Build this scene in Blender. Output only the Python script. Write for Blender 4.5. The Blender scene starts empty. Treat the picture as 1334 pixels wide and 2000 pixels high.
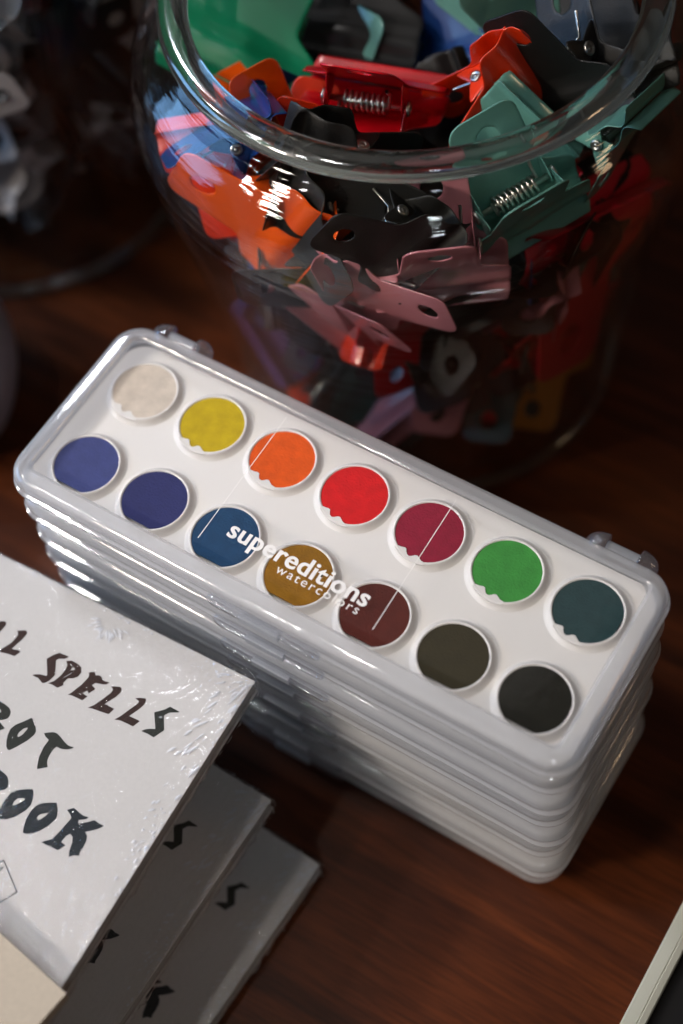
import bpy, bmesh, math, random
from mathutils import Vector, Matrix, Quaternion, noise
S = 0.01                                   # everything below is written in centimetres
SC = bpy.context.scene
COL = SC.collection
R = math.radians
random.seed(11)

# ------------------------------------------------------------------ camera, world, lights, exposure
cam_data = bpy.data.cameras.new('camera')
cam = bpy.data.objects.new('camera', cam_data); COL.objects.link(cam)
rows = [[0.846196, 0.5277871, -0.0734371], [0.4247745, -0.751313, -0.5050696], [-0.3217435, 0.3961937, -0.8599486]]
M3 = Matrix((rows[0], [-v for v in rows[1]], [-v for v in rows[2]])).transposed()
cam.matrix_world = Matrix.Translation(Vector([15.4454, -18.154, 52.5894]) * S) @ M3.to_4x4()
cam_data.sensor_fit = 'HORIZONTAL'; cam_data.sensor_width = 24.0
cam_data.lens = 54.62
cam_data.clip_start = 0.01; cam_data.clip_end = 50
cam_data.dof.use_dof = True
cam_data.dof.focus_distance = 0.476
cam_data.dof.aperture_fstop = 4.0
cam_data.dof.aperture_blades = 9
SC.camera = cam

world = bpy.data.worlds.new('World'); SC.world = world; world.use_nodes = True
bg = world.node_tree.nodes['Background']
bg.inputs[0].default_value = (1.0, 0.72, 0.5, 1); bg.inputs[1].default_value = 0.02

def look(o, target):
    d = Vector(target) * S - o.location
    o.rotation_euler = d.to_track_quat('-Z', 'Y').to_euler()

def area(name, loc, target, size, power, color, size_y=None):
    l = bpy.data.lights.new(name, 'AREA'); l.energy = power; l.color = color
    l.shape = 'RECTANGLE' if size_y else 'DISK'; l.size = size * S
    if size_y: l.size_y = size_y * S
    o = bpy.data.objects.new(name, l); COL.objects.link(o); o.location = Vector(loc) * S
    look(o, target); return o

def spot(name, loc, target, power, color, radius, angle, blend):
    l = bpy.data.lights.new(name, 'SPOT'); l.energy = power; l.color = color
    l.shadow_soft_size = radius * S; l.spot_size = R(angle); l.spot_blend = blend
    o = bpy.data.objects.new(name, l); COL.objects.link(o); o.location = Vector(loc) * S
    look(o, target); return o

# warm spot lamp low on the front left, blue daylight from the left, added dim overhead fill
KD = Vector((-0.535 * 0.82, -0.845 * 0.82, 0.57)) * 150
spot('key_spot', Vector((1, 0, 8)) + KD, (2, 1, 8), 58, (1.0, 0.88, 0.76), 9, 20, 0.55)
for p in ((-62, -30, 104), (-40, -58, 112), (-84, -8, 96), (-30, -20, 128), (-70, -62, 84)):
    dl = area('downlight_or_fill', p, (0, 0, 9), 5, 0.085, (1.0, 0.955, 0.93)); dl.data.spread = R(34)
area('window_light', (-112, -38, 52), (0, 0, 8), 70, 9.0, (0.26, 0.55, 1.0), 50)
area('overhead_fill', (-70, 95, 175), (0, 5, 8), 110, .7, (1.0, 0.95, 0.93))  # added broad fill, gives the glass rim something pale to reflect
area('lamp', (95, 50, 90), (0, 5, 8), 14, 1.0, (1.0, 0.66, 0.4))

fl = area('downlight_or_fill', (58, -66, 118), (6, -8, 4), 9, .05, (.86, .93, 1.0)); fl.data.spread = R(32)  # added cool fill, lifts the lower booklets and the stack's right side
sk = area('glint_light', (-92, 56, 113), (-5, -8, 9), 16, .13, (.84, .90, 1.0)); sk.data.spread = R(20)  # added light, aimed so that the film creases glint
dl = area('downlight_or_fill', (-70, -30, 110), (-27, 12, 14), 8, .07, (1.0, .95, .95)); dl.data.spread = R(24)  # added light to brighten the clips in the left jar
SC.view_settings.view_transform = 'Standard'
SC.view_settings.look = 'None'
SC.view_settings.exposure = -0.42
SC.view_settings.gamma = 1.0
SC.render.engine = 'CYCLES'
SC.cycles.use_denoising = True
SC.cycles.max_bounces = 14; SC.cycles.transparent_max_bounces = 40
SC.cycles.transmission_bounces = 10; SC.cycles.glossy_bounces = 6; SC.cycles.diffuse_bounces = 4
SC.cycles.sample_clamp_indirect = 3.0
SC.cycles.blur_glossy = 0.3

# ------------------------------------------------------------------ materials
class N:
    def __init__(s, name):
        s.m = bpy.data.materials.new(name); s.m.use_nodes = True
        s.t = s.m.node_tree; s.t.nodes.clear()
        s.out = s.t.nodes.new('ShaderNodeOutputMaterial')
    def n(s, kind, **kw):
        x = s.t.nodes.new('ShaderNode' + kind)
        for k, v in kw.items():
            if k.startswith('_'): setattr(x, k[1:], v)
            else: x.inputs[k.replace('__', ' ')].default_value = v
        return x
    def l(s, a, b): s.t.links.new(a, b)
def rgba(c): return (c[0], c[1], c[2], 1)
def srgb(r, g, b, k=1.0):
    f = lambda v: (v / 255 / 12.92) if v / 255 <= .04045 else ((v / 255 + .055) / 1.055) ** 2.4
    return tuple(min(.92, f(v) * k) for v in (r, g, b))

def paint(name, c, rough=.4, spec=.5, coat=0., metal=0., var=.0, vs=300., bump=0., bs=900., trans=0.):
    a = N(name); p = a.n('BsdfPrincipled', Base__Color=rgba(c), Roughness=rough, Metallic=metal)
    p.inputs['Specular IOR Level'].default_value = spec
    p.inputs['Coat Weight'].default_value = coat; p.inputs['Coat Roughness'].default_value = .08
    tc = a.n('TexCoord')
    if var:
        nz = a.n('TexNoise', Scale=vs, Detail=5.0, Roughness=.6); a.l(tc.outputs['Object'], nz.inputs['Vector'])
        mx = a.n('MixRGB', _blend_type='MULTIPLY', Fac=1.0); mx.inputs[1].default_value = rgba(c)
        mr = a.n('MapRange'); mr.inputs[1].default_value = .3; mr.inputs[2].default_value = .7
        mr.inputs[3].default_value = 1 - var; mr.inputs[4].default_value = 1 + var
        a.l(nz.outputs['Fac'], mr.inputs[0]); a.l(mr.outputs[0], mx.inputs[2]); a.l(mx.outputs[0], p.inputs['Base Color'])
    if bump:
        nb = a.n('TexNoise', Scale=bs, Detail=4.0); a.l(tc.outputs['Object'], nb.inputs['Vector'])
        b = a.n('Bump', Strength=bump, Distance=.0004); a.l(nb.outputs['Fac'], b.inputs['Height']); a.l(b.outputs[0], p.inputs['Normal'])
    a.l(p.outputs[0], a.out.inputs[0]); return a.m

def clear(name, tint=(1, 1, 1), rough=.02, f0=.045, white=0., wcol=(.8, .8, .8), bump=0., bs=(60, 60, 60), bdist=.001, edge=0., powr=4.5, edge_bump=None):
    """clear sheet: see-through, shiny at grazing angles, with optional milky haze"""
    a = N(name)
    lw = a.n('LayerWeight', Blend=.5)
    pw = a.n('Math', _operation='POWER'); a.l(lw.outputs['Facing'], pw.inputs[0]); pw.inputs[1].default_value = powr
    mul = a.n('Math', _operation='MULTIPLY_ADD'); a.l(pw.outputs[0], mul.inputs[0]); mul.inputs[1].default_value = .9; mul.inputs[2].default_value = f0
    tr = a.n('BsdfTransparent', Color=rgba(tint))
    gl = a.n('BsdfGlossy', Roughness=rough)
    gl.inputs['Color'].default_value = (1, 1, 1, 1)
    base = tr.outputs[0]
    if white:
        df = a.n('BsdfDiffuse', Color=rgba(wcol)); tl = a.n('BsdfTranslucent', Color=rgba(wcol))
        m0 = a.n('MixShader', Fac=.45); a.l(df.outputs[0], m0.inputs[1]); a.l(tl.outputs[0], m0.inputs[2])
        m1 = a.n('MixShader', Fac=white); a.l(tr.outputs[0], m1.inputs[1]); a.l(m0.outputs[0], m1.inputs[2]); base = m1.outputs[0]
    m2 = a.n('MixShader'); a.l(mul.outputs[0], m2.inputs[0]); a.l(base, m2.inputs[1]); a.l(gl.outputs[0], m2.inputs[2])
    if bump:
        tc = a.n('TexCoord'); mp = a.n('Mapping'); mp.inputs['Scale'].default_value = bs
        nz = a.n('TexNoise', Scale=1.0, Detail=4.0, Roughness=.55); a.l(tc.outputs['Object'], mp.inputs[0]); a.l(mp.outputs[0], nz.inputs['Vector'])
        b = a.n('Bump', Strength=bump, Distance=bdist); a.l(nz.outputs['Fac'], b.inputs['Height'])
        a.l(b.outputs[0], gl.inputs['Normal'])
    a.l(m2.outputs[0], a.out.inputs[0]); return a.m

def glass(name, c=(.95, .98, .97), rough=.0, ior=1.5):
    a = N(name); g = a.n('BsdfGlass', Color=rgba(c), Roughness=rough, IOR=ior)
    h = a.n('BsdfGlossy', Color=(1, 1, 1, 1), Roughness=.13); d = a.n('BsdfTranslucent', Color=(.8, .84, .8, 1))
    m0 = a.n('MixShader', Fac=.35); a.l(h.outputs[0], m0.inputs[1]); a.l(d.outputs[0], m0.inputs[2])
    mx = a.n('MixShader', Fac=.10); a.l(g.outputs[0], mx.inputs[1]); a.l(m0.outputs[0], mx.inputs[2]); a.l(mx.outputs[0], a.out.inputs[0]); return a.m

def wood(name):
    a = N(name); tc = a.n('TexCoord')
    mp = a.n('Mapping'); mp.inputs['Scale'].default_value = (3.2, 44, 44); mp.inputs['Rotation'].default_value = (0, 0, R(-6))
    a.l(tc.outputs['Object'], mp.inputs[0])
    warp = a.n('TexNoise', Scale=1.2, Detail=2.0); a.l(mp.outputs[0], warp.inputs['Vector'])
    mixv = a.n('MixRGB', _blend_type='LINEAR_LIGHT', Fac=.35); a.l(mp.outputs[0], mixv.inputs[1]); a.l(warp.outputs['Color'], mixv.inputs[2])
    nz = a.n('TexNoise', Scale=1.6, Detail=8.0, Roughness=.62); a.l(mixv.outputs[0], nz.inputs['Vector'])
    r1 = a.n('ValToRGB'); e = r1.color_ramp.elements
    e[0].position = .20; e[0].color = (.014, .0040, .0016, 1); e[1].position = .64; e[1].color = (.120, .028, .0064, 1)
    k = r1.color_ramp.elements.new(.45); k.color = (.062, .0140, .0036, 1)
    a.l(nz.outputs['Fac'], r1.inputs[0])
    # wide dark growth lines
    mp2 = a.n('Mapping'); mp2.inputs['Scale'].default_value = (3.5, 60, 60); mp2.inputs['Rotation'].default_value = (0, 0, R(-6)); a.l(tc.outputs['Object'], mp2.inputs[0])
    n2 = a.n('TexNoise', Scale=.8, Detail=3.0, Distortion=.6); a.l(mp2.outputs[0], n2.inputs['Vector'])
    r2 = a.n('ValToRGB'); r2.color_ramp.elements[0].position = .36; r2.color_ramp.elements[0].color = (.28, .25, .25, 1)
    r2.color_ramp.elements[1].position = .46; r2.color_ramp.elements[1].color = (1, 1, 1, 1); a.l(n2.outputs['Fac'], r2.inputs[0])
    mm = a.n('MixRGB', _blend_type='MULTIPLY', Fac=.5); a.l(r1.outputs[0], mm.inputs[1]); a.l(r2.outputs[0], mm.inputs[2])
    # pores
    mp3 = a.n('Mapping'); mp3.inputs['Scale'].default_value = (60, 900, 900); mp3.inputs['Rotation'].default_value = (0, 0, R(-6)); a.l(tc.outputs['Object'], mp3.inputs[0])
    n3 = a.n('TexNoise', Scale=1.0, Detail=3.0); a.l(mp3.outputs[0], n3.inputs['Vector'])
    r3 = a.n('MapRange'); r3.inputs[1].default_value = .3; r3.inputs[2].default_value = .6; r3.inputs[3].default_value = .65; r3.inputs[4].default_value = 1.08; a.l(n3.outputs['Fac'], r3.inputs[0])
    m4 = a.n('MixRGB', _blend_type='MULTIPLY', Fac=1.0); a.l(mm.outputs[0], m4.inputs[1]); a.l(r3.outputs[0], m4.inputs[2])
    p = a.n('BsdfPrincipled', Roughness=.42); p.inputs['Specular IOR Level'].default_value = .22
    a.l(m4.outputs[0], p.inputs['Base Color'])
    b = a.n('Bump', Strength=.15, Distance=.0003); a.l(n3.outputs['Fac'], b.inputs['Height']); a.l(b.outputs[0], p.inputs['Normal'])
    a.l(p.outputs[0], a.out.inputs[0]); return a.m

def sparkle(name, c):
    a = N(name); p = a.n('BsdfPrincipled', Base__Color=rgba(c), Roughness=.38); tc = a.n('TexCoord')
    v = a.n('TexVoronoi', Scale=2600.0); a.l(tc.outputs['Object'], v.inputs['Vector'])
    b = a.n('Bump', Strength=.45, Distance=.0002); a.l(v.outputs['Distance'], b.inputs['Height']); a.l(b.outputs[0], p.inputs['Normal'])
    a.l(p.outputs[0], a.out.inputs[0]); return a.m

def smudge(name, c):
    a = N('smudge_' + name.replace(' ', '_')); tc = a.n('TexCoord')
    g = a.n('Mapping'); g.inputs['Location'].default_value = (-.5, -.5, 0); a.l(tc.outputs['Generated'], g.inputs[0])
    ln = a.n('VectorMath', _operation='LENGTH'); 
    fl = a.n('VectorMath', _operation='MULTIPLY'); fl.inputs[1].default_value = (2, 2, 0); a.l(g.outputs[0], fl.inputs[0]); a.l(fl.outputs[0], ln.inputs[0])
    nz = a.n('TexNoise', Scale=260.0, Detail=4.0); a.l(tc.outputs['Object'], nz.inputs['Vector'])
    mr = a.n('MapRange'); mr.inputs[1].default_value = .42; mr.inputs[2].default_value = .58; a.l(nz.outputs['Fac'], mr.inputs[0])
    m2 = a.n('MapRange'); m2.inputs[1].default_value = 1.0; m2.inputs[2].default_value = .3; a.l(ln.outputs['Value'], m2.inputs[0])
    mu = a.n('Math', _operation='MULTIPLY'); a.l(mr.outputs[0], mu.inputs[0]); a.l(m2.outputs[0], mu.inputs[1])
    mx = a.n('MixShader'); t = a.n('BsdfTransparent'); d = a.n('BsdfDiffuse', Color=rgba(c))
    a.l(mu.outputs[0], mx.inputs[0]); a.l(t.outputs[0], mx.inputs[1]); a.l(d.outputs[0], mx.inputs[2]); a.l(mx.outputs[0], a.out.inputs[0]); return a.m

MAT = {}
MAT['wood'] = wood('cherry_wood')
MAT['insert'] = paint('white_insert_plastic', (.76, .73, .70), .45, .35, bump=.08, bs=2500)
MAT['tray'] = clear('frosted_tray_plastic', (.86, .89, .93), .19, .06, .66, (.58, .59, .61), .35, (40, 900, 900), .0003)
MAT['lid'] = clear('frosted_lid_plastic', (.985, .985, .99), .05, .05, .36, (.80, .80, .81), .3, (60, 60, 900), .0003)
MAT['window'] = clear('clear_lid_plastic', (.985, .985, .985), .015, .03, 0, bump=.25, bs=(25, 25, 25), bdist=.001)
MAT['clearpart'] = clear('clear_clasp_plastic', (.93, .94, .96), .03, .07, .10, (.8, .8, .84), .4, (120, 700, 700), .0008, powr=3.0)
MAT['print'] = paint('white_ink', (.80, .77, .74), .6, .2)
MAT['film'] = clear('shrink_film', (.985, .985, .985), .035, .06, .02, (.8, .8, .8), .55, (520, 110, 190), .0016)
MAT['glint_crease'] = clear('film_crease', (.99, .99, 1), .16, .10, .7, (.95, .96, 1.0), 0, powr=5.0)  # white in the colour imitates bright glints along the creases
MAT['paper'] = paint('white_paper', (.60, .575, .555), .85, .2, var=.03, vs=900)
MAT['pages'] = paint('page_edges', (.34, .33, .32), .8, .2, var=.2, vs=1500)
def page_mat():
    a = N('page_edges'); tc = a.n('TexCoord'); mp = a.n('Mapping'); mp.inputs['Scale'].default_value = (40, 40, 5200); a.l(tc.outputs['Object'], mp.inputs[0])
    nz = a.n('TexNoise', Scale=1.0, Detail=2.0); a.l(mp.outputs[0], nz.inputs['Vector']); cr = a.n('ValToRGB'); a.l(nz.outputs['Fac'], cr.inputs[0])
    cr.color_ramp.elements[0].position = .35; cr.color_ramp.elements[0].color = (.20, .19, .18, 1); cr.color_ramp.elements[1].position = .6; cr.color_ramp.elements[1].color = (.52, .50, .48, 1)
    p = a.n('BsdfPrincipled', Roughness=.85); a.l(cr.outputs[0], p.inputs['Base Color']); a.l(p.outputs[0], a.out.inputs[0]); return a.m
MAT['pages'] = page_mat()
MAT['ink_brown'] = paint('brown_ink', srgb(48, 26, 18), .6, .2, var=.25, vs=700)
MAT['ink_dark'] = MAT['ink_green'] = paint('dark_green_ink', srgb(36, 38, 32), .6, .2, var=.2, vs=700)
MAT['ink_draw'] = MAT['ink_ink'] = paint('blue_black_ink', srgb(30, 36, 42), .6, .2, var=.2, vs=900)
MAT['glass'] = clear('jar_glass', (.965, .975, .965), .035, .026, 0, bump=.6, bs=(10, 10, 170), bdist=.0012, powr=3.6)
MAT['rim_glass'] = glass('rim_glass', (.95, .98, .96))
MAT['steel'] = paint('spring_steel', (.62, .60, .57), .28, .5, metal=1.0, bump=.1)
MAT['card'] = paint('beige_card', (.52, .44, .345), .8, .2, var=.05, vs=800)
MAT['frame'] = paint('white_frame_plastic', (.55, .56, .48), .5, .3)
MAT['panel'] = paint('black_panel', (.012, .012, .013), .35, .4)
MAT['ceramic'] = paint('taupe_ceramic', (.34, .28, .27), .6, .3, var=.1)
CL = dict(red=srgb(190, 6, 22, 1.1), green=srgb(0, 120, 80, 1.0), orange=srgb(240, 85, 8, 1.1), vermilion=srgb(220, 50, 8, 1.1),
          mint=srgb(110, 168, 156, .85), blue=srgb(18, 60, 125, 1.0), pink=srgb(205, 130, 140, .95), maroon=srgb(190, 18, 42, 1.15),
          teal=srgb(45, 80, 80, .9), ochre=srgb(190, 115, 15, .9), purple=srgb(100, 75, 135, .9), grey=srgb(52, 52, 52, .7),
          silver=srgb(215, 205, 205, 1.1), mauve=srgb(165, 145, 150, 1.0), ash=srgb(105, 105, 108, 1.0))
for k, v in CL.items(): MAT['clip_' + k] = paint('enamel_' + k, v, .3, .5, coat=.5, bump=.05, bs=1200)
MAT['clip_black'] = sparkle('enamel_black', (.010, .0095, .009))

# ------------------------------------------------------------------ mesh helpers
def new_obj(name, me, mat, parent=None, smooth=True):
    o = bpy.data.objects.new(name, me); COL.objects.link(o)
    if mat is not None and not me.materials: me.materials.append(MAT[mat] if isinstance(mat, str) else mat)
    if parent is not None: o.parent = parent
    if smooth:
        for p in me.polygons: p.use_smooth = True
    return o

def mesh(name, verts, faces):
    me = bpy.data.meshes.new(name); me.from_pydata([tuple(c * S for c in v) for v in verts], [], faces); me.update(); return me

def fix(me):
    bm = bmesh.new(); bm.from_mesh(me); bmesh.ops.remove_doubles(bm, verts=bm.verts, dist=1e-6)
    bmesh.ops.recalc_face_normals(bm, faces=bm.faces); bm.to_mesh(me); bm.free(); return me

def sharp(o, ang=35):
    me = o.data; bm = bmesh.new(); bm.from_mesh(me)
    for e in bm.edges:
        if len(e.link_faces) == 2 and e.calc_face_angle(0) > R(ang): e.smooth = False
    bm.to_mesh(me); bm.free()

def rring(hx, hy, r, z, cx=0, cy=0, seg=8):
    r = max(min(r, hx, hy), .001); out = []
    for qx, qy, a0 in ((1, 1, 0), (-1, 1, 90), (-1, -1, 180), (1, -1, 270)):
        for i in range(seg + 1):
            a = R(a0 + 90 * i / seg)
            out.append((cx + qx * (hx - r) + r * math.cos(a), cy + qy * (hy - r) + r * math.sin(a), z))
    return out

def loft(name, rings, cap0=True, cap1=True, loop=False):
    n = len(rings[0]); v = [p for r in rings for p in r]; f = []
    m = len(rings)
    for k in range(m if loop else m - 1):
        a, b = k * n, ((k + 1) % m) * n
        for i in range(n): f.append((a + i, a + (i + 1) % n, b + (i + 1) % n, b + i))
    if not loop:
        if cap0: f.append(tuple(range(n))[::-1])
        if cap1: f.append(tuple((m - 1) * n + i for i in range(n)))
    return fix(mesh(name, v, f))

def lathe(name, prof, seg=96, loop=False, cx=0, cy=0):
    v, f = [], []
    m = len(prof)
    for r, z in prof:
        for i in range(seg):
            a = 2 * math.pi * i / seg; v.append((cx + r * math.cos(a), cy + r * math.sin(a), z))
    for k in range(m if loop else m - 1):
        a, b = k * seg, ((k + 1) % m) * seg
        for i in range(seg): f.append((a + i, a + (i + 1) % seg, b + (i + 1) % seg, b + i))
    if not loop:
        if prof[0][0] > 1e-4: f.append(tuple(range(seg))[::-1])
        if prof[-1][0] > 1e-4: f.append(tuple((m - 1) * seg + i for i in range(seg)))
    return fix(mesh(name, v, f))

def spline(pts, n=8):
    out = []
    for i in range(len(pts) - 1):
        p0 = pts[max(i - 1, 0)]; p1 = pts[i]; p2 = pts[i + 1]; p3 = pts[min(i + 2, len(pts) - 1)]
        for k in range(n):
            t = k / n
            out.append(tuple(.5 * (2 * b + (c - a) * t + (2 * a - 5 * b + 4 * c - d) * t * t + (3 * b - a - 3 * c + d) * t ** 3)
                             for a, b, c, d in zip(p0, p1, p2, p3)))
    out.append(pts[-1]); return out

def flat(name, loops, z, th=.004):
    """flat shape with holes, from outlines"""
    cu = bpy.data.curves.new(name, 'CURVE'); cu.dimensions = '2D'; cu.fill_mode = 'BOTH'
    for lp in loops:
        sp = cu.splines.new('POLY'); sp.points.add(len(lp) - 1); sp.use_cyclic_u = True
        for i, (x, y) in enumerate(lp): sp.points[i].co = (x * S, y * S, 0, 1)
    cu.extrude = th * S / 2
    o = bpy.data.objects.new('tmp', cu); COL.objects.link(o)
    dg = bpy.context.evaluated_depsgraph_get(); me = bpy.data.meshes.new_from_object(o.evaluated_get(dg))
    bpy.data.objects.remove(o); bpy.data.curves.remove(cu)
    for v in me.vertices: v.co.z += (z + th / 2) * S
    me.materials.clear(); me.name = name
    return me

def text_mesh(name, body, x0, x1, yc, z, offset=0., spacing=1., th=.006, sy=1.0):
    cu = bpy.data.curves.new(name, 'FONT'); cu.body = body; cu.size = 1.0; cu.offset = offset; cu.space_character = spacing
    o = bpy.data.objects.new('tmp', cu); COL.objects.link(o)
    dg = bpy.context.evaluated_depsgraph_get(); me = bpy.data.meshes.new_from_object(o.evaluated_get(dg))
    bpy.data.objects.remove(o); bpy.data.curves.remove(cu)
    xs = [v.co.x for v in me.vertices]; a, b = min(xs), max(xs); k = (x1 - x0) / (b - a)
    for v in me.vertices:
        v.co = Vector(((x0 + (v.co.x - a) * k) * S, (yc + v.co.y * k * sy) * S, z * S))
    me.materials.clear(); return me

def join_meshes(name, parts):
    bm = bmesh.new()
    for me in parts: bm.from_mesh(me)
    out = bpy.data.meshes.new(name); bm.to_mesh(out); bm.free(); return out

def tag(o, label=None, cat=None, group=None, kind=None):
    if label: o['label'] = label
    if cat: o['category'] = cat
    if group: o['group'] = group
    if kind: o['kind'] = kind
    return o

def thing(name, loc, label, cat, group=None, rz=0.):
    o = bpy.data.objects.new(name, None); COL.objects.link(o); o.empty_display_size = .02
    o.location = Vector(loc) * S; o.rotation_euler = (0, 0, rz)
    return tag(o, label, cat, group)

def copy_tree(o, parent=None, skip=()):
    c = o.copy(); COL.objects.link(c); c.parent = parent
    for ch in list(o.children):
        if ch.name.split('.')[0] in skip: continue
        copy_tree(ch, c, skip)
    return c

def box_mesh(name, x0, x1, y0, y1, z0, z1, bev=.03):
    cx, cy = (x0 + x1) / 2, (y0 + y1) / 2; hx, hy = (x1 - x0) / 2, (y1 - y0) / 2
    return loft(name, [rring(hx - bev, hy - bev, bev, z0, cx, cy, 2), rring(hx, hy, bev, z0 + bev, cx, cy, 2),
                       rring(hx, hy, bev, z1 - bev, cx, cy, 2), rring(hx - bev, hy - bev, bev, z1, cx, cy, 2)])

# ------------------------------------------------------------------ table
tm = mesh('tabletop', [(-170, -110, 0), (150, -110, 0), (150, 160, 0), (-170, 160, 0), (-170, -110, -4), (150, -110, -4), (150, 160, -4), (-170, 160, -4)],
          [(0, 1, 2, 3), (7, 6, 5, 4), (0, 4, 5, 1), (1, 5, 6, 2), (2, 6, 7, 3), (3, 7, 4, 0)])
table = new_obj('tabletop', tm, 'wood', smooth=False); tag(table, kind='structure')

# ------------------------------------------------------------------ watercolour boxes
CXB, CYB = .05, .02
HX, HY = 10.1, 3.62
PITCH = 1.479
PP = .85                                    # pan plane above the box's underside
BG = 'plastic watercolour boxes stacked on the table'
PANS = [  # colours of the cakes: back row then front row
    ('cream', (208, 195, 180)), ('yellow', (192, 165, 14)), ('orange', (222, 84, 6)), ('red', (208, 14, 20)), ('crimson', (140, 18, 48)),
    ('green', (58, 142, 58)), ('dark teal', (36, 62, 64)),
    ('violet blue', (62, 70, 122)), ('navy blue', (42, 46, 96)), ('prussian blue', (20, 62, 98)), ('ochre', (144, 98, 6)),
    ('red brown', (84, 28, 18)), ('dark olive', (50, 44, 24)), ('black', (30, 29, 22))]

def make_box():
    root = thing('watercolor_box', (0, 0, 0), 'x', 'paint box', BG)
    # tray: sides swell towards the seam
    z0 = .0
    rings = [rring(HX - .78, HY - .72, .8, z0 + .0, CXB, CYB), rring(HX - .58, HY - .54, .9, z0 + .03, CXB, CYB),
             rring(HX - .42, HY - .40, .95, z0 + .16, CXB, CYB), rring(HX - .28, HY - .27, .98, z0 + .36, CXB, CYB),
             rring(HX - .19, HY - .18, 1., z0 + .60, CXB, CYB), rring(HX - .17, HY - .16, 1., z0 + .70, CXB, CYB),
             rring(HX - .17, HY - .16, 1., z0 + .73, CXB, CYB), rring(HX - .17, HY - .16, 1., z0 + .80, CXB, CYB),
             rring(HX - .30, HY - .28, .9, z0 + .79, CXB, CYB), rring(HX - .55, HY - .5, .9, z0 + .20, CXB, CYB)]
    tray = new_obj('tray', loft('tray', rings), 'tray', root); sharp(tray, 50)
    # lid rim: rounded shell with a rectangular opening
    WX0, WX1, WY0, WY1 = -9.30, 9.40, -2.84, 3.0
    wcx, wcy, whx, why = (WX0 + WX1) / 2, (WY0 + WY1) / 2, (WX1 - WX0) / 2, (WY1 - WY0) / 2
    LT = 1.474
    r2 = [rring(HX - .03, HY - .03, 1., .80, CXB, CYB), rring(HX, HY, 1.02, .82, CXB, CYB), rring(HX, HY, 1.02, .90, CXB, CYB),
          rring(HX - .09, HY - .09, 1.0, .93, CXB, CYB), rring(HX - .06, HY - .06, 1.0, 1.14, CXB, CYB)]
    for i in range(1, 7):
        a = R(90 * i / 6); ins = .06 + .29 * (1 - math.cos(a))
        r2.append(rring(HX - ins, HY - ins, 1.0 - ins * .5, 1.14 + (LT - 1.14) * math.sin(a), CXB, CYB))
    r2 += [rring(whx + .10, why + .10, .30, LT, wcx, wcy), rring(whx + .07, why + .07, .28, LT - .04, wcx, wcy),
           rring(whx + .0, why + .0, .24, LT - .07, wcx, wcy),
           rring(whx + .02, why + .02, .26, LT - .17, wcx, wcy), rring(HX - .62, HY - .62, .7, LT - .13, CXB, CYB),
           rring(HX - .28, HY - .28, .9, 1.02, CXB, CYB), rring(HX - .22, HY - .22, .9, .82, CXB, CYB)]
    lid = new_obj('lid', loft('lid', r2, loop=True), 'lid', root); sharp(lid, 50)
    win = [rring(whx - .01, why - .01, .22, LT - .16, wcx, wcy), rring(whx - .01, why - .01, .22, LT - .05, wcx, wcy),
           rring(whx - .14, why - .12 - .10, .15, LT - .012, wcx, wcy + .10), rring(whx - .19, why - .17 - .10, .12, LT - .002, wcx, wcy + .10)]
    wo = new_obj('window', loft('window', win), 'window', lid, smooth=False)
    # moulded hairlines and the print
    for x, dx in ((-3.17, .03), (3.02, .07)):
        m = mesh('line', [(x - .012, 2.72, LT + .001), (x + .012, 2.72, LT + .001), (x + dx + .012, -2.3, LT + .001), (x + dx - .012, -2.3, LT + .001),
                          (x - .012, 2.72, LT + .003), (x + .012, 2.72, LT + .003), (x + dx + .012, -2.3, LT + .003), (x + dx - .012, -2.3, LT + .003)],
                 [(3, 2, 1, 0), (4, 5, 6, 7), (0, 1, 5, 4), (1, 2, 6, 5), (2, 3, 7, 6), (3, 0, 4, 7)])
        new_obj('molded_line', m, 'print', wo, smooth=False)
    t1 = join_meshes('t', [text_mesh('brand_text', 'supereditions', -2.45 + d, 2.49 + d, -1.80, LT + .003 + k * .0008, offset=.014, spacing=1.05, sy=1.0) for k, d in enumerate((0, .012, .024))])
    t2 = text_mesh('brand_text', 'watercolors', -.46, 2.42, -2.12, LT + .003, offset=.002, spacing=1.28, sy=.95)
    new_obj('printed_text', join_meshes('printed_text', [t1, t2]), 'print', wo, smooth=False)
    # white insert with one raised ring and two small lugs per well
    bm = bmesh.new()
    bm.from_mesh(loft('a', [rring(HX - .38, HY - .36, .8, PP - .30, CXB, CYB), rring(HX - .36, HY - .34, .8, PP - .16, CXB, CYB),
                            rring(HX - .60, HY - .60, .7, PP - .16, CXB, CYB)]))
    for i in range(7):
        for j, y in ((0, 1.622), (1, -1.622)):
            x = (i - 3) * 2.7
            prof = [(1.03, PP - .12), (1.045, PP - .02), (1.06, PP + .035), (1.09, PP + .055), (1.12, PP + .045), (1.155, PP + .0), (1.20, PP - .09), (1.27, PP - .145), (1.33, PP - .17)]
            bm.from_mesh(lathe('r', prof + [(1.25, PP - .22), (1.05, PP - .22)], 48, True, x, y))
            if j == 0:
                sc = [(233, 1.07), (239, .99), (244, .91), (248, .90), (252, .96), (257, 1.02), (262, 1.03), (266, .98), (270, .91), (275, .89), (279, .94), (284, 1.02), (290, 1.07)]
                k2 = 1 + .02 * math.sin(i * 2.3); d2 = 3 * math.sin(i * 1.7)
                lp = [(x + q * k2 * math.cos(R(a + d2)), y + q * k2 * math.sin(R(a + d2))) for a, q in sc]
                lp += [(x + 1.17 * math.cos(R(a)), y + 1.17 * math.sin(R(a))) for a in range(290, 232, -8)]
                bm.from_mesh(flat('lug', [lp], PP - .03, .075))
    me = bpy.data.meshes.new('insert'); bm.to_mesh(me); bm.free()
    ins = new_obj('insert', me, 'insert', root); sharp(ins, 60)
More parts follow.
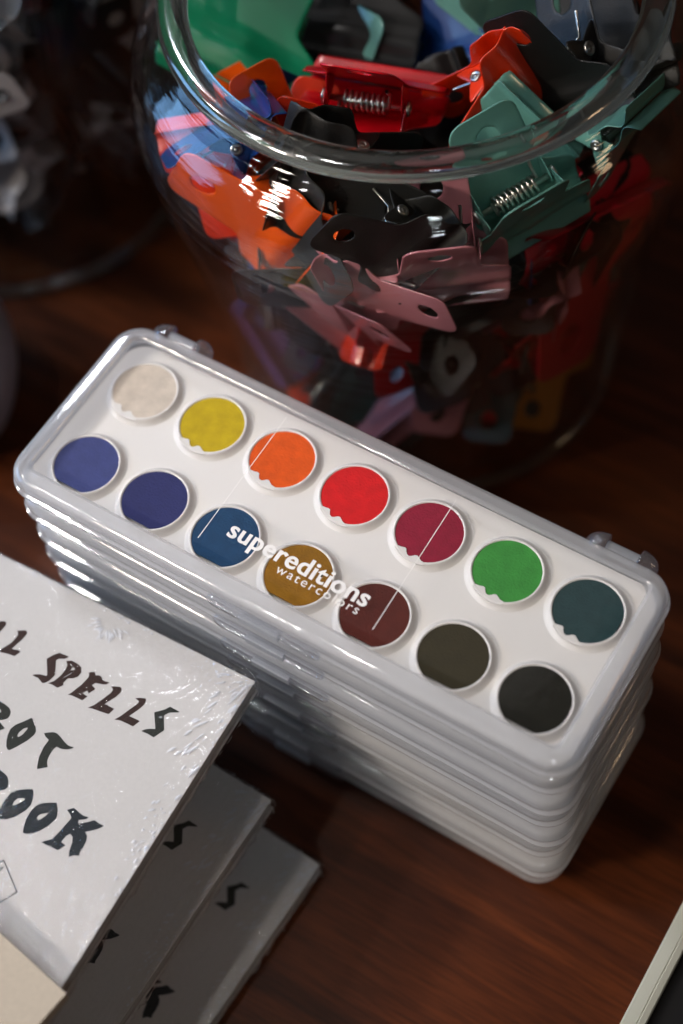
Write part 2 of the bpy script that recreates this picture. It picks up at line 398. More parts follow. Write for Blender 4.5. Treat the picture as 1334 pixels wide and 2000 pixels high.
    # colour cakes
    for i in range(7):
        for j, y in ((0, 1.622), (1, -1.622)):
            nm, c = PANS[i + 7 * j]; x = (i - 3) * 2.7
            m = paint('cake_' + nm.replace(' ', '_'), srgb(*c, .98), .80, .22, var=.12, vs=260, bump=.6, bs=1300)
            lp = []; r = 1.06; yc_ = -2.54; xr = x + 99
            if i == 6: xr = x + 1.0
            for k in range(96):
                a = 2 * math.pi * k / 96; px, py = x + r * math.cos(a), y + r * math.sin(a)
                if j == 1: py = max(py, yc_)
                px = min(px, xr); lp.append((px, py))
            p = new_obj('paint_cake', flat('paint_cake', [lp], PP - .02, .03), m, root, smooth=False)
            p['label'] = nm + ' paint cake'
    # front clasp: clear outer loop with a ribbed middle
    def stadium(hx, hz, y, cz, seg=6, cx=0.0):
        return [(cx + p[0], y, cz + p[1]) for p in rring(hx, hz, hz, 0, 0, 0, seg)]
    yb = -3.56
    cl = loft('clasp', [stadium(2.03, .27, yb, .86), stadium(2.03, .27, yb - .10, .86), stadium(1.97, .22, yb - .14, .86),
                        stadium(1.86, .12, yb - .14, .86), stadium(1.84, .10, yb - .06, .86)])
    cla = new_obj('clasp', cl, 'clearpart', root); sharp(cla, 40)
    new_obj('catch', box_mesh('catch', -.78, .62, yb - .20, yb - .02, .66, .98, .02), 'tray', cla, smooth=False)
    # hinges at the back: white barrel between two clear knuckles
    for x0, x1 in ((-9.2, -6.85), (6.95, 9.3)):
        bm = bmesh.new(); w = x1 - x0
        yk = HY + .12
        def knuckle(xa, xb, ra, rb, rnd):
            n = 8; rings = []
            for k in range(n + 1):
                t = k / n; x = xa + (xb - xa) * t
                rr = ra + (rb - ra) * t
                if rnd: rr = ra * math.sqrt(max(0.02, 1 - (1 - t) ** 2)) if rnd > 0 else ra * math.sqrt(max(0.02, 1 - t ** 2))
                rings.append([(x, yk + rr * math.cos(a) * 1.05, .98 + rr * .85 * math.sin(a)) for a in [2 * math.pi * q / 16 for q in range(16)]])
            return loft('k', rings)
        hb = new_obj('hinge', loft('hb', [[(x, yk + .24 * math.cos(a), .98 + .22 * math.sin(a)) for a in [2 * math.pi * q / 16 for q in range(16)]] for x in (x0 + .66, x0 + .68, x1 - .68, x1 - .66)]), 'tray', root); sharp(hb, 40)
        kn1 = new_obj('knuckle', knuckle(x0, x0 + .63, .42, .42, 1), 'clearpart', hb); kn2 = new_obj('knuckle', knuckle(x1 - .63, x1, .42, .42, -1), 'clearpart', hb)
    return root

box0 = make_box()
names = ['lowest', 'second from the bottom', 'third from the bottom', 'fourth from the bottom', 'fourth from the top', 'third from the top', 'second from the top', 'topmost']
offs = [(-.12, .10, .25), (.10, -.03, -.3), (-.05, .07, .2), (.08, .0, -.15), (-.04, .05, .25), (.06, -.04, -.2), (-.03, .03, .15), (0, 0, 0)]
for k in range(8):
    b = box0 if k == 7 else copy_tree(box0, skip=('paint_cake', 'printed_text', 'molded_line'))
    ox, oy, rz = offs[k]
    b.location = Vector((ox, oy, k * PITCH)) * S; b.rotation_euler = (0, 0, R(rz))
    if k == 7: b['label'] = 'topmost watercolour box of the stack, clear printed lid over fourteen round paint cakes'
    elif k == 0: b['label'] = 'lowest frosted watercolour box of the stack, resting on the wooden table'
    else: b['label'] = 'frosted plastic watercolour box, %s in the stack' % names[k]

# ------------------------------------------------------------------ shrink-wrapped booklets
COVER_ART = [('brown',[[(-7.759,-2.056),(-7.509,-1.905),(-7.429,-1.931),(-7.392,-2.004),(-7.411,-2.214),(-7.474,-2.445),(-7.522,-2.647),(-7.44,-2.641),(-7.333,-2.6),(-7.205,-2.604),(-7.291,-2.824),(-7.58,-2.871),(-7.837,-2.938),(-7.826,-2.826),(-7.665,-2.498),(-7.635,-2.284),(-7.64,-2.149),(-7.701,-2.072)]]),
('brown',[[(-8.56,-2.106),(-8.308,-1.954),(-8.228,-1.981),(-8.19,-2.054),(-8.208,-2.264),(-8.27,-2.497),(-8.317,-2.699),(-8.235,-2.693),(-8.126,-2.652),(-7.998,-2.656),(-8.083,-2.877),(-8.374,-2.924),(-8.633,-2.992),(-8.623,-2.879),(-8.462,-2.55),(-8.434,-2.335),(-8.44,-2.199),(-8.502,-2.123)]]),
('brown',[[(-10.112,-1.486),(-9.918,-1.45),(-8.624,-2.659),(-8.776,-2.83),(-9.179,-2.451),(-9.394,-2.625),(-9.408,-2.942),(-9.677,-2.957)]]),
('brown',[[(-6.07,-2.056),(-5.718,-2.024),(-5.737,-2.082),(-5.796,-2.149),(-5.961,-2.235),(-6.013,-2.323),(-5.749,-2.754),(-5.798,-3.003),(-5.879,-3.134),(-5.949,-3.18),(-6.18,-3.098),(-6.398,-3.107),(-6.339,-3.041),(-6.186,-2.961),(-5.966,-2.912),(-6.009,-2.83),(-6.313,-2.418),(-6.203,-2.21)]]),
('brown',[[(-5.709,-2.188),(-5.56,-2.101),(-5.353,-2.099),(-5.157,-2.147),(-5.051,-2.301),(-5.067,-2.473),(-5.167,-2.585),(-5.32,-2.665),(-5.36,-2.864),(-5.311,-2.927),(-5.428,-3.086),(-5.672,-3.077),(-5.789,-3.102),(-5.66,-2.946),(-5.577,-2.679),(-5.56,-2.447),(-5.595,-2.3)],[(-5.4,-2.268),(-5.311,-2.281),(-5.294,-2.323),(-5.406,-2.402)]]),
('brown',[[(-4.841,-2.197),(-4.78,-2.136),(-4.666,-2.085),(-4.591,-2.174),(-4.476,-2.105),(-4.384,-2.132),(-4.245,-2.208),(-4.056,-2.162),(-4.114,-2.272),(-4.222,-2.329),(-4.447,-2.387),(-4.5,-2.503),(-4.35,-2.552),(-4.35,-2.617),(-4.444,-2.789),(-4.527,-2.724),(-4.623,-2.871),(-4.416,-2.886),(-4.484,-3.074),(-4.678,-3.082),(-4.877,-3.092),(-5.005,-3.13),(-4.934,-3.01),(-4.808,-2.635),(-4.754,-2.325),(-4.789,-2.239)]]),
('brown',[[(-3.944,-2.254),(-3.676,-2.132),(-3.594,-2.168),(-3.553,-2.294),(-3.603,-2.482),(-3.717,-2.702),(-3.788,-2.856),(-3.713,-2.837),(-3.59,-2.849),(-3.427,-2.841),(-3.482,-3.074),(-3.729,-3.116),(-4.049,-3.159),(-4.193,-3.205),(-4.07,-3.042),(-3.919,-2.705),(-3.82,-2.419),(-3.827,-2.311)]]),
('brown',[[(-3.039,-2.239),(-2.93,-2.165),(-2.74,-2.089),(-2.689,-2.15),(-2.672,-2.316),(-2.751,-2.546),(-2.876,-2.828),(-2.688,-2.816),(-2.486,-2.811),(-2.583,-3.063),(-2.781,-3.066),(-3.058,-3.082),(-3.226,-3.142),(-3.115,-2.953),(-2.965,-2.571),(-2.869,-2.346),(-2.879,-2.264)]]),
('dark',[[(-1.911,-1.966),(-1.564,-1.976),(-1.572,-2.008),(-1.824,-2.147),(-1.918,-2.311),(-1.649,-2.715),(-1.812,-3.066),(-2.02,-3.053),(-2.271,-3.068),(-2.19,-2.965),(-2.074,-2.882),(-1.922,-2.81),(-1.974,-2.729),(-2.25,-2.361),(-2.018,-2.133)]]),
('green',[[(-6.776,-4.318),(-6.592,-4.324),(-6.385,-4.362),(-6.27,-4.448),(-6.222,-4.568),(-6.23,-4.68),(-6.343,-4.792),(-6.47,-4.864),(-6.112,-4.989),(-6.267,-5.185),(-6.622,-5.025),(-6.825,-5.074),(-7.016,-4.649),(-6.978,-4.453)],[(-6.798,-4.535),(-6.604,-4.535),(-6.547,-4.585),(-6.574,-4.68),(-6.719,-4.727)]]),
('green',[[(-5.577,-4.309),(-5.525,-4.319),(-5.282,-4.495),(-5.183,-4.616),(-5.17,-4.738),(-5.251,-4.995),(-5.404,-5.275),(-5.557,-5.512),(-5.626,-5.52),(-5.714,-5.467),(-5.818,-5.322),(-5.902,-5.137),(-5.947,-4.931),(-5.886,-4.726),(-5.728,-4.533)],[(-5.496,-4.63),(-5.47,-4.68),(-5.498,-4.896),(-5.571,-5.035),(-5.622,-5.004),(-5.643,-4.9),(-5.589,-4.728)]]),
('green',[[(-4.93,-4.546),(-4.829,-4.473),(-4.689,-4.379),(-4.558,-4.359),(-4.396,-4.403),(-4.213,-4.478),(-4.035,-4.526),(-3.9,-4.512),(-3.838,-4.485),(-3.847,-4.546),(-3.977,-4.652),(-4.133,-4.719),(-4.327,-4.731),(-4.365,-4.927),(-4.345,-5.143),(-4.295,-5.285),(-4.18,-5.407),(-4.433,-5.616),(-4.483,-5.553),(-4.614,-5.256),(-4.672,-4.947),(-4.664,-4.658),(-4.812,-4.621)]]),
('ink',[[(-5.425,-6.184),(-5.252,-6.201),(-5.106,-6.247),(-4.98,-6.364),(-4.907,-6.524),(-4.94,-6.633),(-5.063,-6.728),(-5.357,-6.808),(-5.974,-6.582),(-6.128,-6.107),(-5.702,-6.068)],[(-5.605,-6.203),(-5.479,-6.198),(-5.438,-6.299),(-5.515,-6.371)]]),
('ink',[[(-4.225,-6.209),(-4.135,-6.237),(-4.031,-6.379),(-3.94,-6.633),(-3.98,-6.865),(-4.116,-7.116),(-4.263,-7.308),(-4.43,-7.427),(-4.584,-7.455),(-4.682,-7.297),(-4.724,-7.109),(-4.75,-6.851),(-4.708,-6.601),(-4.547,-6.425),(-4.321,-6.275)],[(-4.245,-6.559),(-4.214,-6.612),(-4.266,-6.73),(-4.395,-6.904),(-4.426,-6.936),(-4.465,-6.806),(-4.424,-6.663)]]),
('ink',[[(-3.287,-6.22),(-3.138,-6.358),(-3.051,-6.491),(-3.014,-6.635),(-3.089,-6.928),(-3.241,-7.201),(-3.44,-7.405),(-3.558,-7.459),(-3.657,-7.473),(-3.729,-7.328),(-3.811,-7.103),(-3.835,-6.847),(-3.791,-6.599),(-3.681,-6.441),(-3.44,-6.293)],[(-3.332,-6.604),(-3.34,-6.704),(-3.416,-6.864),(-3.503,-6.94),(-3.549,-6.875),(-3.523,-6.756)]]),
('ink',[[(-2.873,-6.253),(-2.727,-6.104),(-2.55,-6.135),(-2.339,-6.172),(-2.164,-6.133),(-2.189,-6.212),(-2.29,-6.289),(-2.379,-6.349),(-2.329,-6.45),(-2.091,-6.264),(-1.955,-6.123),(-1.786,-6.146),(-1.597,-6.14),(-1.637,-6.209),(-1.77,-6.374),(-1.997,-6.56),(-1.875,-6.636),(-1.805,-6.775),(-1.777,-6.995),(-1.779,-7.171),(-1.735,-7.257),(-1.892,-7.318),(-1.995,-7.437),(-2.089,-7.278),(-2.158,-7.022),(-2.25,-6.865),(-2.37,-6.826),(-2.438,-6.951),(-2.462,-7.161),(-2.286,-7.184),(-2.404,-7.422),(-2.616,-7.427),(-2.819,-7.447),(-2.988,-7.449),(-2.894,-7.341),(-2.758,-7.224),(-2.689,-6.922),(-2.612,-6.407),(-2.695,-6.332)]]),
('draw',[[(-3.801,-8.674),(-3.64,-8.433),(-3.672,-8.416),(-3.833,-8.656)]]),
('draw',[[(-3.69,-8.441),(-2.755,-9.054),(-2.735,-9.028),(-3.67,-8.415)]]),
('draw',[[(-2.768,-9.01),(-3.04,-9.516),(-3.008,-9.531),(-2.736,-9.025)]]),
('draw',[[(-3.023,-9.488),(-3.151,-9.671),(-3.121,-9.689),(-2.992,-9.506)]]),
('draw',[[(-3.636,-8.704),(-3.546,-8.611),(-3.561,-8.599),(-3.651,-8.693)]]),
('draw',[[(-3.572,-8.598),(-3.583,-8.718),(-3.557,-8.721),(-3.546,-8.601)]]),
('draw',[[(-3.575,-8.692),(-3.617,-8.768),(-3.593,-8.78),(-3.551,-8.704)]])]
BW, BH, BT = 12.2, 17.0, .75
def make_book():
    root = thing('wrapped_booklet', (0, 0, 0), 'x', 'booklet', 'shrink-wrapped booklets fanned in a pile')
    # local origin: top right corner on the table side; top face at z = BT
    new_obj('pages', box_mesh('pages', -BW + .05, -.05, -BH + .05, -.05, .05, BT - .05, .01), 'pages', root, smooth=False)
    cv = new_obj('cover', box_mesh('cover', -BW, 0, -BH, 0, BT - .05, BT, .012), 'paper', root, smooth=False)
    new_obj('back_cover', box_mesh('back_cover', -BW, 0, -BH, 0, 0.0, .05, .012), 'paper', root, smooth=False)
    groups = {}
    for c, loops in COVER_ART: groups.setdefault(c, []).append(loops)
    for c, sh in groups.items():
        parts = [flat('ink', loops, BT + .001, .003) for loops in sh]
        new_obj('line_drawing' if c == 'draw' else 'lettering', join_meshes('lettering', parts), 'ink_' + c, cv, smooth=False)
    # film: slightly larger rounded shell, crumpled towards the edges
    nx, ny = 150, 170; g = .05; v = []; f = []
    def P(u, w, top):
        x = -BW / 2 + (u - .5) * (BW + 2 * g); y = -BH / 2 + (w - .5) * (BH + 2 * g)
        return x, y
    for j in range(ny + 1):
        for i in range(nx + 1):
            # finer rows at the rim
            u = .5 - .5 * math.cos(math.pi * i / nx); w = .5 - .5 * math.cos(math.pi * j / ny)
            x, y = P(u, w, 1)
            ed = min((u) * BW, (1 - u) * BW, w * BH, (1 - w) * BH)
            k = math.exp(-ed * 1.6)
            n = noise.noise(Vector((x * 2.2, y * 2.2, 3))) * .05 + noise.noise(Vector((x * 6, y * 6, 7))) * .022
            dc = math.hypot(x, y); n += .10 * math.sin(24 * math.atan2(-y, -x + 1e-6) + 3 * noise.noise(Vector((x, y, 0)))) * math.exp(-dc / 1.6) / max(k, .05) * min(1, dc)
            n += .05 * math.sin(x * 11 + 5 * noise.noise(Vector((x, 0, 5)))) * math.exp(-(-y) * 1.2) / max(k, .2) + .03 * math.sin(y * 9 + x * 3) * math.exp(x * 1.3) / max(k, .2)
            v.append((x, y, BT + .022 + abs(n) * k + .012 * (1 - k) * (1 + noise.noise(Vector((x * .5, y * .5, 1)))) - max(0, .06 - ed) * .5))
    def idx(i, j): return j * (nx + 1) + i
    for j in range(ny):
        for i in range(nx): f.append((idx(i, j), idx(i + 1, j), idx(i + 1, j + 1), idx(i, j + 1)))
    rim = [idx(i, 0) for i in range(nx + 1)] + [idx(nx, j) for j in range(1, ny + 1)] + [idx(i, ny) for i in range(nx - 1, -1, -1)] + [idx(0, j) for j in range(ny - 1, 0, -1)]
    prev = rim
    for lev in range(1, 7):
        z = BT * (1 - lev / 6) + .004; cur = []
        for q, r_ in enumerate(rim):
            x, y, _ = v[r_]
            n = noise.noise(Vector((x * 1.4 + 9, y * 1.4, z * 2.0))) * .22 + noise.noise(Vector((x * 5, y * 5, z * 5))) * .09
            k = math.sin(math.pi * lev / 6) + .15
            dx = 1 if x > -g - .02 + .01 else (-1 if x < -BW else 0); dy = 1 if y > -.01 else (-1 if y < -BH else 0)
            v.append((x + dx * abs(n) * k, y + dy * abs(n) * k, z)); cur.append(len(v) - 1)
        for q in range(len(rim)): f.append((prev[q], cur[q], cur[(q + 1) % len(rim)], prev[(q + 1) % len(rim)]))
        prev = cur
    fm = mesh('film', v, f); fix(fm)
    wrap = new_obj('shrink_wrap', fm, 'film', root)
    # creases in the film, coloured white to stand in for glints
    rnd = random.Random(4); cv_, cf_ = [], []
    def glint_crease(x, y, ang, ln, w):
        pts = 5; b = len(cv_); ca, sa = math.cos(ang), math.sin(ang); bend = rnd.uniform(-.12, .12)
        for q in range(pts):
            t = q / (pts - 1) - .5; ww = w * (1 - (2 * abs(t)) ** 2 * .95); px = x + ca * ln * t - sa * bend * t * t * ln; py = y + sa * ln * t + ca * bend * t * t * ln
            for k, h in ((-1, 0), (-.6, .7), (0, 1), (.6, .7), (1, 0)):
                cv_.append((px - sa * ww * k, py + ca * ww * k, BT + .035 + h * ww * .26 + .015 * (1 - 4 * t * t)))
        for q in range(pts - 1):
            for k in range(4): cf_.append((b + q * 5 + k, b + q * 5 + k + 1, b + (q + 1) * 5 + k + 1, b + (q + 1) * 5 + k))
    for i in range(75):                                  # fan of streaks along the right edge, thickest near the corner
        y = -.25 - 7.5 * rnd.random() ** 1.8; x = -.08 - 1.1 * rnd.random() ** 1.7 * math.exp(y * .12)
        a = math.atan2(-y + .3, -x + .25) + rnd.uniform(-.18, .18); glint_crease(x, y, a if y > -4 else R(60) + rnd.uniform(-.5, .5), rnd.uniform(.08, .55) * (1 if y > -4 else .45), rnd.uniform(.02, .05))
    for i in range(10): glint_crease(rnd.uniform(-1.25, -.5), rnd.uniform(-3.2, -2.0), R(62) + rnd.uniform(-.2, .2), rnd.uniform(.2, .6), rnd.uniform(.025, .055))
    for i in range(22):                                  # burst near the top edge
        a = R(188 + 164 * i / 21) + rnd.uniform(-.05, .05); rr = rnd.uniform(.35, .6); glint_crease(-5.2 + rr * math.cos(a) * 1.15, -.42 + rr * math.sin(a), a, rnd.uniform(.2, .5), rnd.uniform(.02, .035))
    for i in range(60): glint_crease(-11 * rnd.random(), -.03 - .14 * rnd.random(), rnd.uniform(-.4, .4), rnd.uniform(.03, .14), rnd.uniform(.015, .035))
    for i in range(40): glint_crease(-.02 - .08 * rnd.random(), -.3 - 14 * rnd.random(), R(90) + rnd.uniform(-.4, .4), rnd.uniform(.04, .2), rnd.uniform(.015, .035))
    for i in range(8): glint_crease(rnd.uniform(-7, -1.5), rnd.uniform(-6.5, -1.5), R(60) + rnd.uniform(-.3, .3), rnd.uniform(.2, .5), .006)
    new_obj('film_crease_glints', mesh('film_crease_glints', cv_, cf_), 'glint_crease', wrap)
    return root
book0 = make_book()
T = .773
H_ = 'white booklet hidden inside the pile, '
tops = [(1, 2.82, -6.52, -2.2, 'lowest booklet of the fanned pile, lying on the table in shade'),
        (2, -.35, -6.9, -1, H_ + 'directly above the lowest one'), (3, 0.0, -6.7, 0, H_ + 'two above the lowest one'),
        (4, .4, -6.6, 0, H_ + 'two below the half-covered middle one'), (5, .8, -6.5, -1, H_ + 'directly below the half-covered middle one'),
        (6, 1.25, -6.38, -.8, 'middle wrapped booklet of the fanned pile, grey in the shade under the bright one'),
        (7, -1.7, -5.3, 1, H_ + 'directly above the half-covered middle one'), (8, -1.4, -5.1, 1.5, H_ + 'third below the topmost one'),
        (9, -1.1, -4.9, 1.8, H_ + 'second below the topmost one'), (10, -.75, -4.6, 2.2, H_ + 'directly below the topmost one'),
        (11, -.17, -4.35, 2.5, 'topmost shrink-wrapped booklet with hand-drawn dark lettering on a bright white cover')]
for lv, x, y, rz, lab in tops:
    b = book0 if lv == 11 else copy_tree(book0)
    b.location = Vector((x, y, (lv - 1) * T + .004)) * S; b.rotation_euler = (0, 0, R(rz))
    b['label'] = lab

# beige notepad lying across the topmost booklet, lower left
cd = thing('notepad', (.74, -15.12, 11 * T + .12), 'plain beige card notepad overlapping the topmost booklet at the lower left', 'notepad', rz=R(-8))
new_obj('card_cover', box_mesh('card_cover', -11, 0, -9, 0, .5, .56, .01), 'card', cd, smooth=False)
new_obj('pages', box_mesh('pages', -10.95, -.03, -8.95, -.03, 0, .5, .01), 'card', cd, smooth=False)

# ------------------------------------------------------------------ bulldog clips
def interp(x, xs, ys):
    if x <= xs[0]: return ys[0]
    for a, b, c, d in zip(xs, xs[1:], ys, ys[1:]):
        if x <= b: return c + (d - c) * (x - a) / (b - a)
    return ys[-1]
PY = [-.50, -.42, -.25, -.05, .12, .35, .6, .9, 1.3, 1.7, 2.4, 3.4, 4.4, 5.0]
PZ = [.62, .46, .20, .06, .05, .22, .46, .52, .50, .60, .88, 1.30, 1.72, 1.92]
def plate_mesh(sign):
    ys = [-.50, -.43, -.34, -.24, -.12, 0, .12, .25, .4, .55, .72, .9, 1.1, 1.3, 1.5, 1.7, 1.85, 2.0, 2.15, 2.3, 2.5, 2.75, 3.0, 3.2, 3.35, 3.5, 3.65, 3.8, 3.95, 4.1, 4.25, 4.4, 4.55, 4.7, 4.82, 4.9, 4.96, 5.0]
    nx = 20; v = []; f = []
    hc = 3.95; hr = .42
    for y in ys:
        if y <= 1.6: hw = 2.65 - (.12 if y < -.35 else 0)
        elif y < 2.3:
            t = (y - 1.6) / .7; t = t * t * (3 - 2 * t); hw = 2.65 + (1.5 - 2.65) * t
        else: hw = 1.5 - (y - 2.3) * .08
        if y > 4.5: hw -= .55 * (1 - math.sqrt(max(0, 1 - ((y - 4.5) / .5) ** 2)))
        for i in range(nx + 1):
            x = -hw + 2 * hw * i / nx
            v.append([x, y, 0])
    n = nx + 1
    def idx(i, j): return j * n + i
    skip = set()
    for j in range(len(ys) - 1):
        for i in range(nx):
            q = (idx(i, j), idx(i + 1, j), idx(i + 1, j + 1), idx(i, j + 1))
            cx = sum(v[k][0] for k in q) / 4; cy = sum(v[k][1] for k in q) / 4
            if math.hypot(cx, cy - hc) < hr: skip.add((i, j)); continue
            f.append(q)
    used = {}
    for (i, j) in skip:
        for k in (idx(i, j), idx(i + 1, j), idx(i + 1, j + 1), idx(i, j + 1)): used[k] = used.get(k, 0) + 1
    for k, c in used.items():
        if c < 4:
            dx, dy = v[k][0], v[k][1] - hc; d = math.hypot(dx, dy) or 1
            v[k][0] = dx / d * hr; v[k][1] = hc + dy / d * hr
    for p in v:
        p[2] = sign * interp(p[1], PY, PZ)
        if 0.2 < p[1] < 1.7: p[2] += sign * .10 * math.exp(-(p[0] / .9) ** 2) * math.sin((p[1] - .2) / 1.5 * math.pi)   # pressed rib
    # folded ears that carry the pin
    e = 1.49 if sign > 0 else 1.37
    for sx in (-1, 1):
        ear = [(1.55, .56), (1.75, .28), (1.95, -.02), (2.08, -.2), (2.3, -.27), (2.52, -.2), (2.66, .0), (2.85, .35), (3.25, 1.20), (2.75, 1.0), (2.3, .83), (1.9, .68)]
        b = len(v)
        for y, z in ear: v.append([sx * e, y, sign * z])
        v.append([sx * e, 2.3, sign * .3]); c = len(v) - 1
        m = len(ear)
        for q in range(m): f.append((b + q, b + (q + 1) % m, c))
    me = mesh('clip_plate', v, f)
    bm = bmesh.new(); bm.from_mesh(me); bmesh.ops.remove_doubles(bm, verts=bm.verts, dist=2e-6); bmesh.ops.recalc_face_normals(bm, faces=bm.faces); bm.to_mesh(me); bm.free()
    return me

def coil_mesh():
    pts = []
    turns = 9; n = turns * 14
    pts += [(-.95, 3.6, .9), (-.93, 2.7, .5)]
    for i in range(n + 1):
        t = i / n; a = 2 * math.pi * turns * t
        pts.append((-.9 + 1.8 * t, 2.3 + .30 * math.cos(a), .30 * math.sin(a)))
    pts += [(.93, 2.7, -.5), (.95, 3.6, -.9)]
    v, f = [], []; k = 6; r = .065
    for i, p in enumerate(pts):
        a = Vector(pts[max(0, i - 1)]); b = Vector(pts[min(len(pts) - 1, i + 1)]); t = (b - a).normalized()
        u = t.cross(Vector((0, .3, 1))).normalized(); w = t.cross(u)
        for q in range(k):
            an = 2 * math.pi * q / k; v.append(tuple(Vector(p) + u * r * math.cos(an) + w * r * math.sin(an)))
    for i in range(len(pts) - 1):
        for q in range(k): f.append((i * k + q, i * k + (q + 1) % k, (i + 1) * k + (q + 1) % k, (i + 1) * k + q))
    return mesh('spring', v, f)
def xcyl(name, prof, seg=16):
    """turned around the pin axis: prof = (x, r)"""
    rings = [[(x, 2.3 + r * math.cos(a), r * math.sin(a)) for a in [2 * math.pi * q / seg for q in range(seg)]] for x, r in prof]
    return loft(name, rings)
PL = {1: plate_mesh(1), -1: plate_mesh(-1)}
COIL = coil_mesh(); PIN = xcyl('pin', [(-1.6, .11), (1.6, .11)])
RIV = {s: xcyl('rivet', [(s * 1.50, .27), (s * 1.56, .29), (s * 1.61, .27), (s * 1.64, .20), (s * 1.62, .15), (s * 1.58, .10)], 20) for s in (1, -1)}
for me in (COIL, PIN, RIV[1], RIV[-1]): me.materials.append(MAT['steel'])
protos = {}
def proto_clip(color):
    root = bpy.data.objects.new('clip', None); COL.objects.link(root); root.empty_display_size = .01
    for s in (1, -1):
        me = PL[s].copy(); o = new_obj('jaw_plate', me, 'clip_' + color, root)
        so = o.modifiers.new('thickness', 'SOLIDIFY'); so.thickness = .075 * S; so.offset = 0
        ss = o.modifiers.new('rounding', 'SUBSURF'); ss.levels = 1; ss.render_levels = 1
    new_obj('spring', COIL, None, root); new_obj('pin', PIN, None, root)
    for s in (1, -1): r = new_obj('rivet', RIV[s], None, root)
    return root
def clip(color, loc, q, s, label, group):
    if color not in protos: protos[color] = o = proto_clip(color)
    else: o = copy_tree(protos[color])
    o.rotation_mode = 'QUATERNION'; o.rotation_quaternion = Quaternion(q)
    o.location = Vector(loc) * S; o.scale = (s, s, s)
    tag(o, label, 'clip', group); return o
HERO_CLIPS = [
('red','cherry red clip across the middle of the jar mouth with rivet and spring showing',(-6.143,13.689,15.200),(0.248,0.957,0.151,0.020),0.90),
('green','green clip with broad flat plates at the upper left of the jar mouth',(-11.235,11.880,14.850),(0.991,0.045,0.127,0.024),0.99),
('orange','orange clip with its round-holed handle poking up at the left of the jar mouth',(-8.069,10.470,13.294),(0.759,0.372,0.217,0.488),0.73),
('vermilion','vermilion clip with rounded plate left of the cherry red clip',(-7.474,10.212,13.357),(0.854,0.499,0.116,0.087),0.62),
('vermilion','vermilion clip between the cherry red clip and the speckled black one',(-1.414,15.636,16.699),(0.054,0.547,-0.406,0.730),0.73),
('black','speckled black clip standing at the right of the jar mouth with a bright rivet',(0.325,15.692,15.274),(0.738,0.592,-0.236,0.222),0.82),
('mint','mint clip leaning behind the speckled black clip',(-2.438,19.225,14.024),(0.624,0.444,0.031,0.642),0.86),
('blue','deep blue clip standing upright in the upper right of the jar mouth',(-4.630,16.968,12.943),(0.932,0.208,-0.233,0.183),0.95),
('grey','charcoal clip at the upper middle of the jar mouth above the cherry red clip',(-8.771,15.481,13.874),(0.984,0.067,0.054,0.158),0.95),
('mint','mint clip whose handle tip shows just above the cherry red clip',(-12.176,16.797,13.409),(0.306,-0.650,-0.659,-0.222),0.86),
('blue','blue clip low between the green clip and the holed orange one',(-8.578,13.532,12.260),(0.600,0.605,0.025,0.523),0.77),
('black','black clip upright against the right wall inside the jar mouth',(0.710,16.713,15.534),(0.941,0.026,-0.253,0.224),0.90),
('mint','mint clip lying just behind the front rim at the right',(-0.535,14.210,15.793),(0.567,-0.751,0.167,0.294),0.69),
('orange','bright orange clip with wavy jaws pressed to the front left glass',(-5.351,7.746,13.377),(0.377,-0.332,0.681,0.532),0.95),
('black','black clip with a grey rivet behind the front glass, left of the pink ones',(-3.308,8.157,12.075),(0.457,0.563,-0.501,0.473),0.86),
('black','glossy black clip with curled lip at the centre of the front glass',(-1.375,8.498,14.493),(0.596,0.632,-0.177,0.463),0.73),
('pink','dusty pink clip pointing down left behind the front glass',(-5.425,7.850,10.186),(0.601,0.614,0.458,-0.231),0.82),
('pink','large dusty pink clip leaning behind the curled black clip',(-1.287,9.202,12.437),(0.646,0.700,0.212,0.218),0.86),
('mint','large mint clip with coil spring showing at the front right glass',(0.166,12.013,13.270),(0.538,0.687,0.297,0.387),0.90),
('mint','mint clip with a wavy edge high at the right wall',(2.443,15.719,16.437),(0.555,-0.429,-0.204,0.683),0.69),
('maroon','long crimson clip slanting down from the right wall of the jar',(1.256,14.842,11.947),(0.550,-0.579,-0.281,0.532),1.25),
('vermilion','vermilion clip low at the left of the jar under the grey-riveted black one',(-8.638,10.659,5.256),(0.465,-0.819,-0.317,0.112),0.77),
('red','small red clip crossing below the dusty pink clips',(-2.966,9.325,10.472),(0.564,-0.629,-0.257,0.469),0.69),
('pink','pink clip with a rivet standing low in the middle of the jar',(-3.155,9.129,3.306),(0.864,0.094,-0.377,0.322),0.77),
('teal','dark teal clip at the bottom of the jar behind the paint boxes',(-6.062,9.424,4.051),(0.565,-0.583,-0.584,0.028),0.77),
('pink','dusty pink clip lying flat to the glass below the curled black one',(-4.029,7.527,12.504),(0.612,0.467,0.568,-0.291),0.77),
('grey','charcoal clip lying against the glass between the orange and black ones',(-6.798,8.196,15.601),(0.635,-0.626,-0.328,-0.312),0.82),
('ochre','ochre clip lying low at the right of the jar',(-0.160,14.883,4.378),(0.540,-0.799,-0.157,0.213),0.77),
('teal','teal clip standing on end at the bottom right of the jar',(-1.500,13.733,4.267),(0.444,-0.879,-0.154,-0.084),0.77),
('blue','blue clip with a pale worn edge low at the left wall of the jar',(-9.065,9.495,7.990),(0.616,-0.465,-0.634,-0.054),0.73),
('purple','purple clip just under the blue one at the left wall',(-8.678,8.512,5.321),(0.388,-0.122,-0.914,-0.019),0.73),
('vermilion','vermilion clip glimpsed low at the far left wall of the jar',(-9.989,9.222,15.454),(0.610,-0.743,-0.257,0.096),0.69),
('blue','blue clip behind the rim at the far left above the orange one',(-8.500,10.224,16.459),(0.220,-0.891,0.240,-0.315),0.69),
('black','black clip just under the front rim in the middle',(-5.974,8.118,16.556),(0.617,-0.453,-0.614,-0.192),0.86),
]
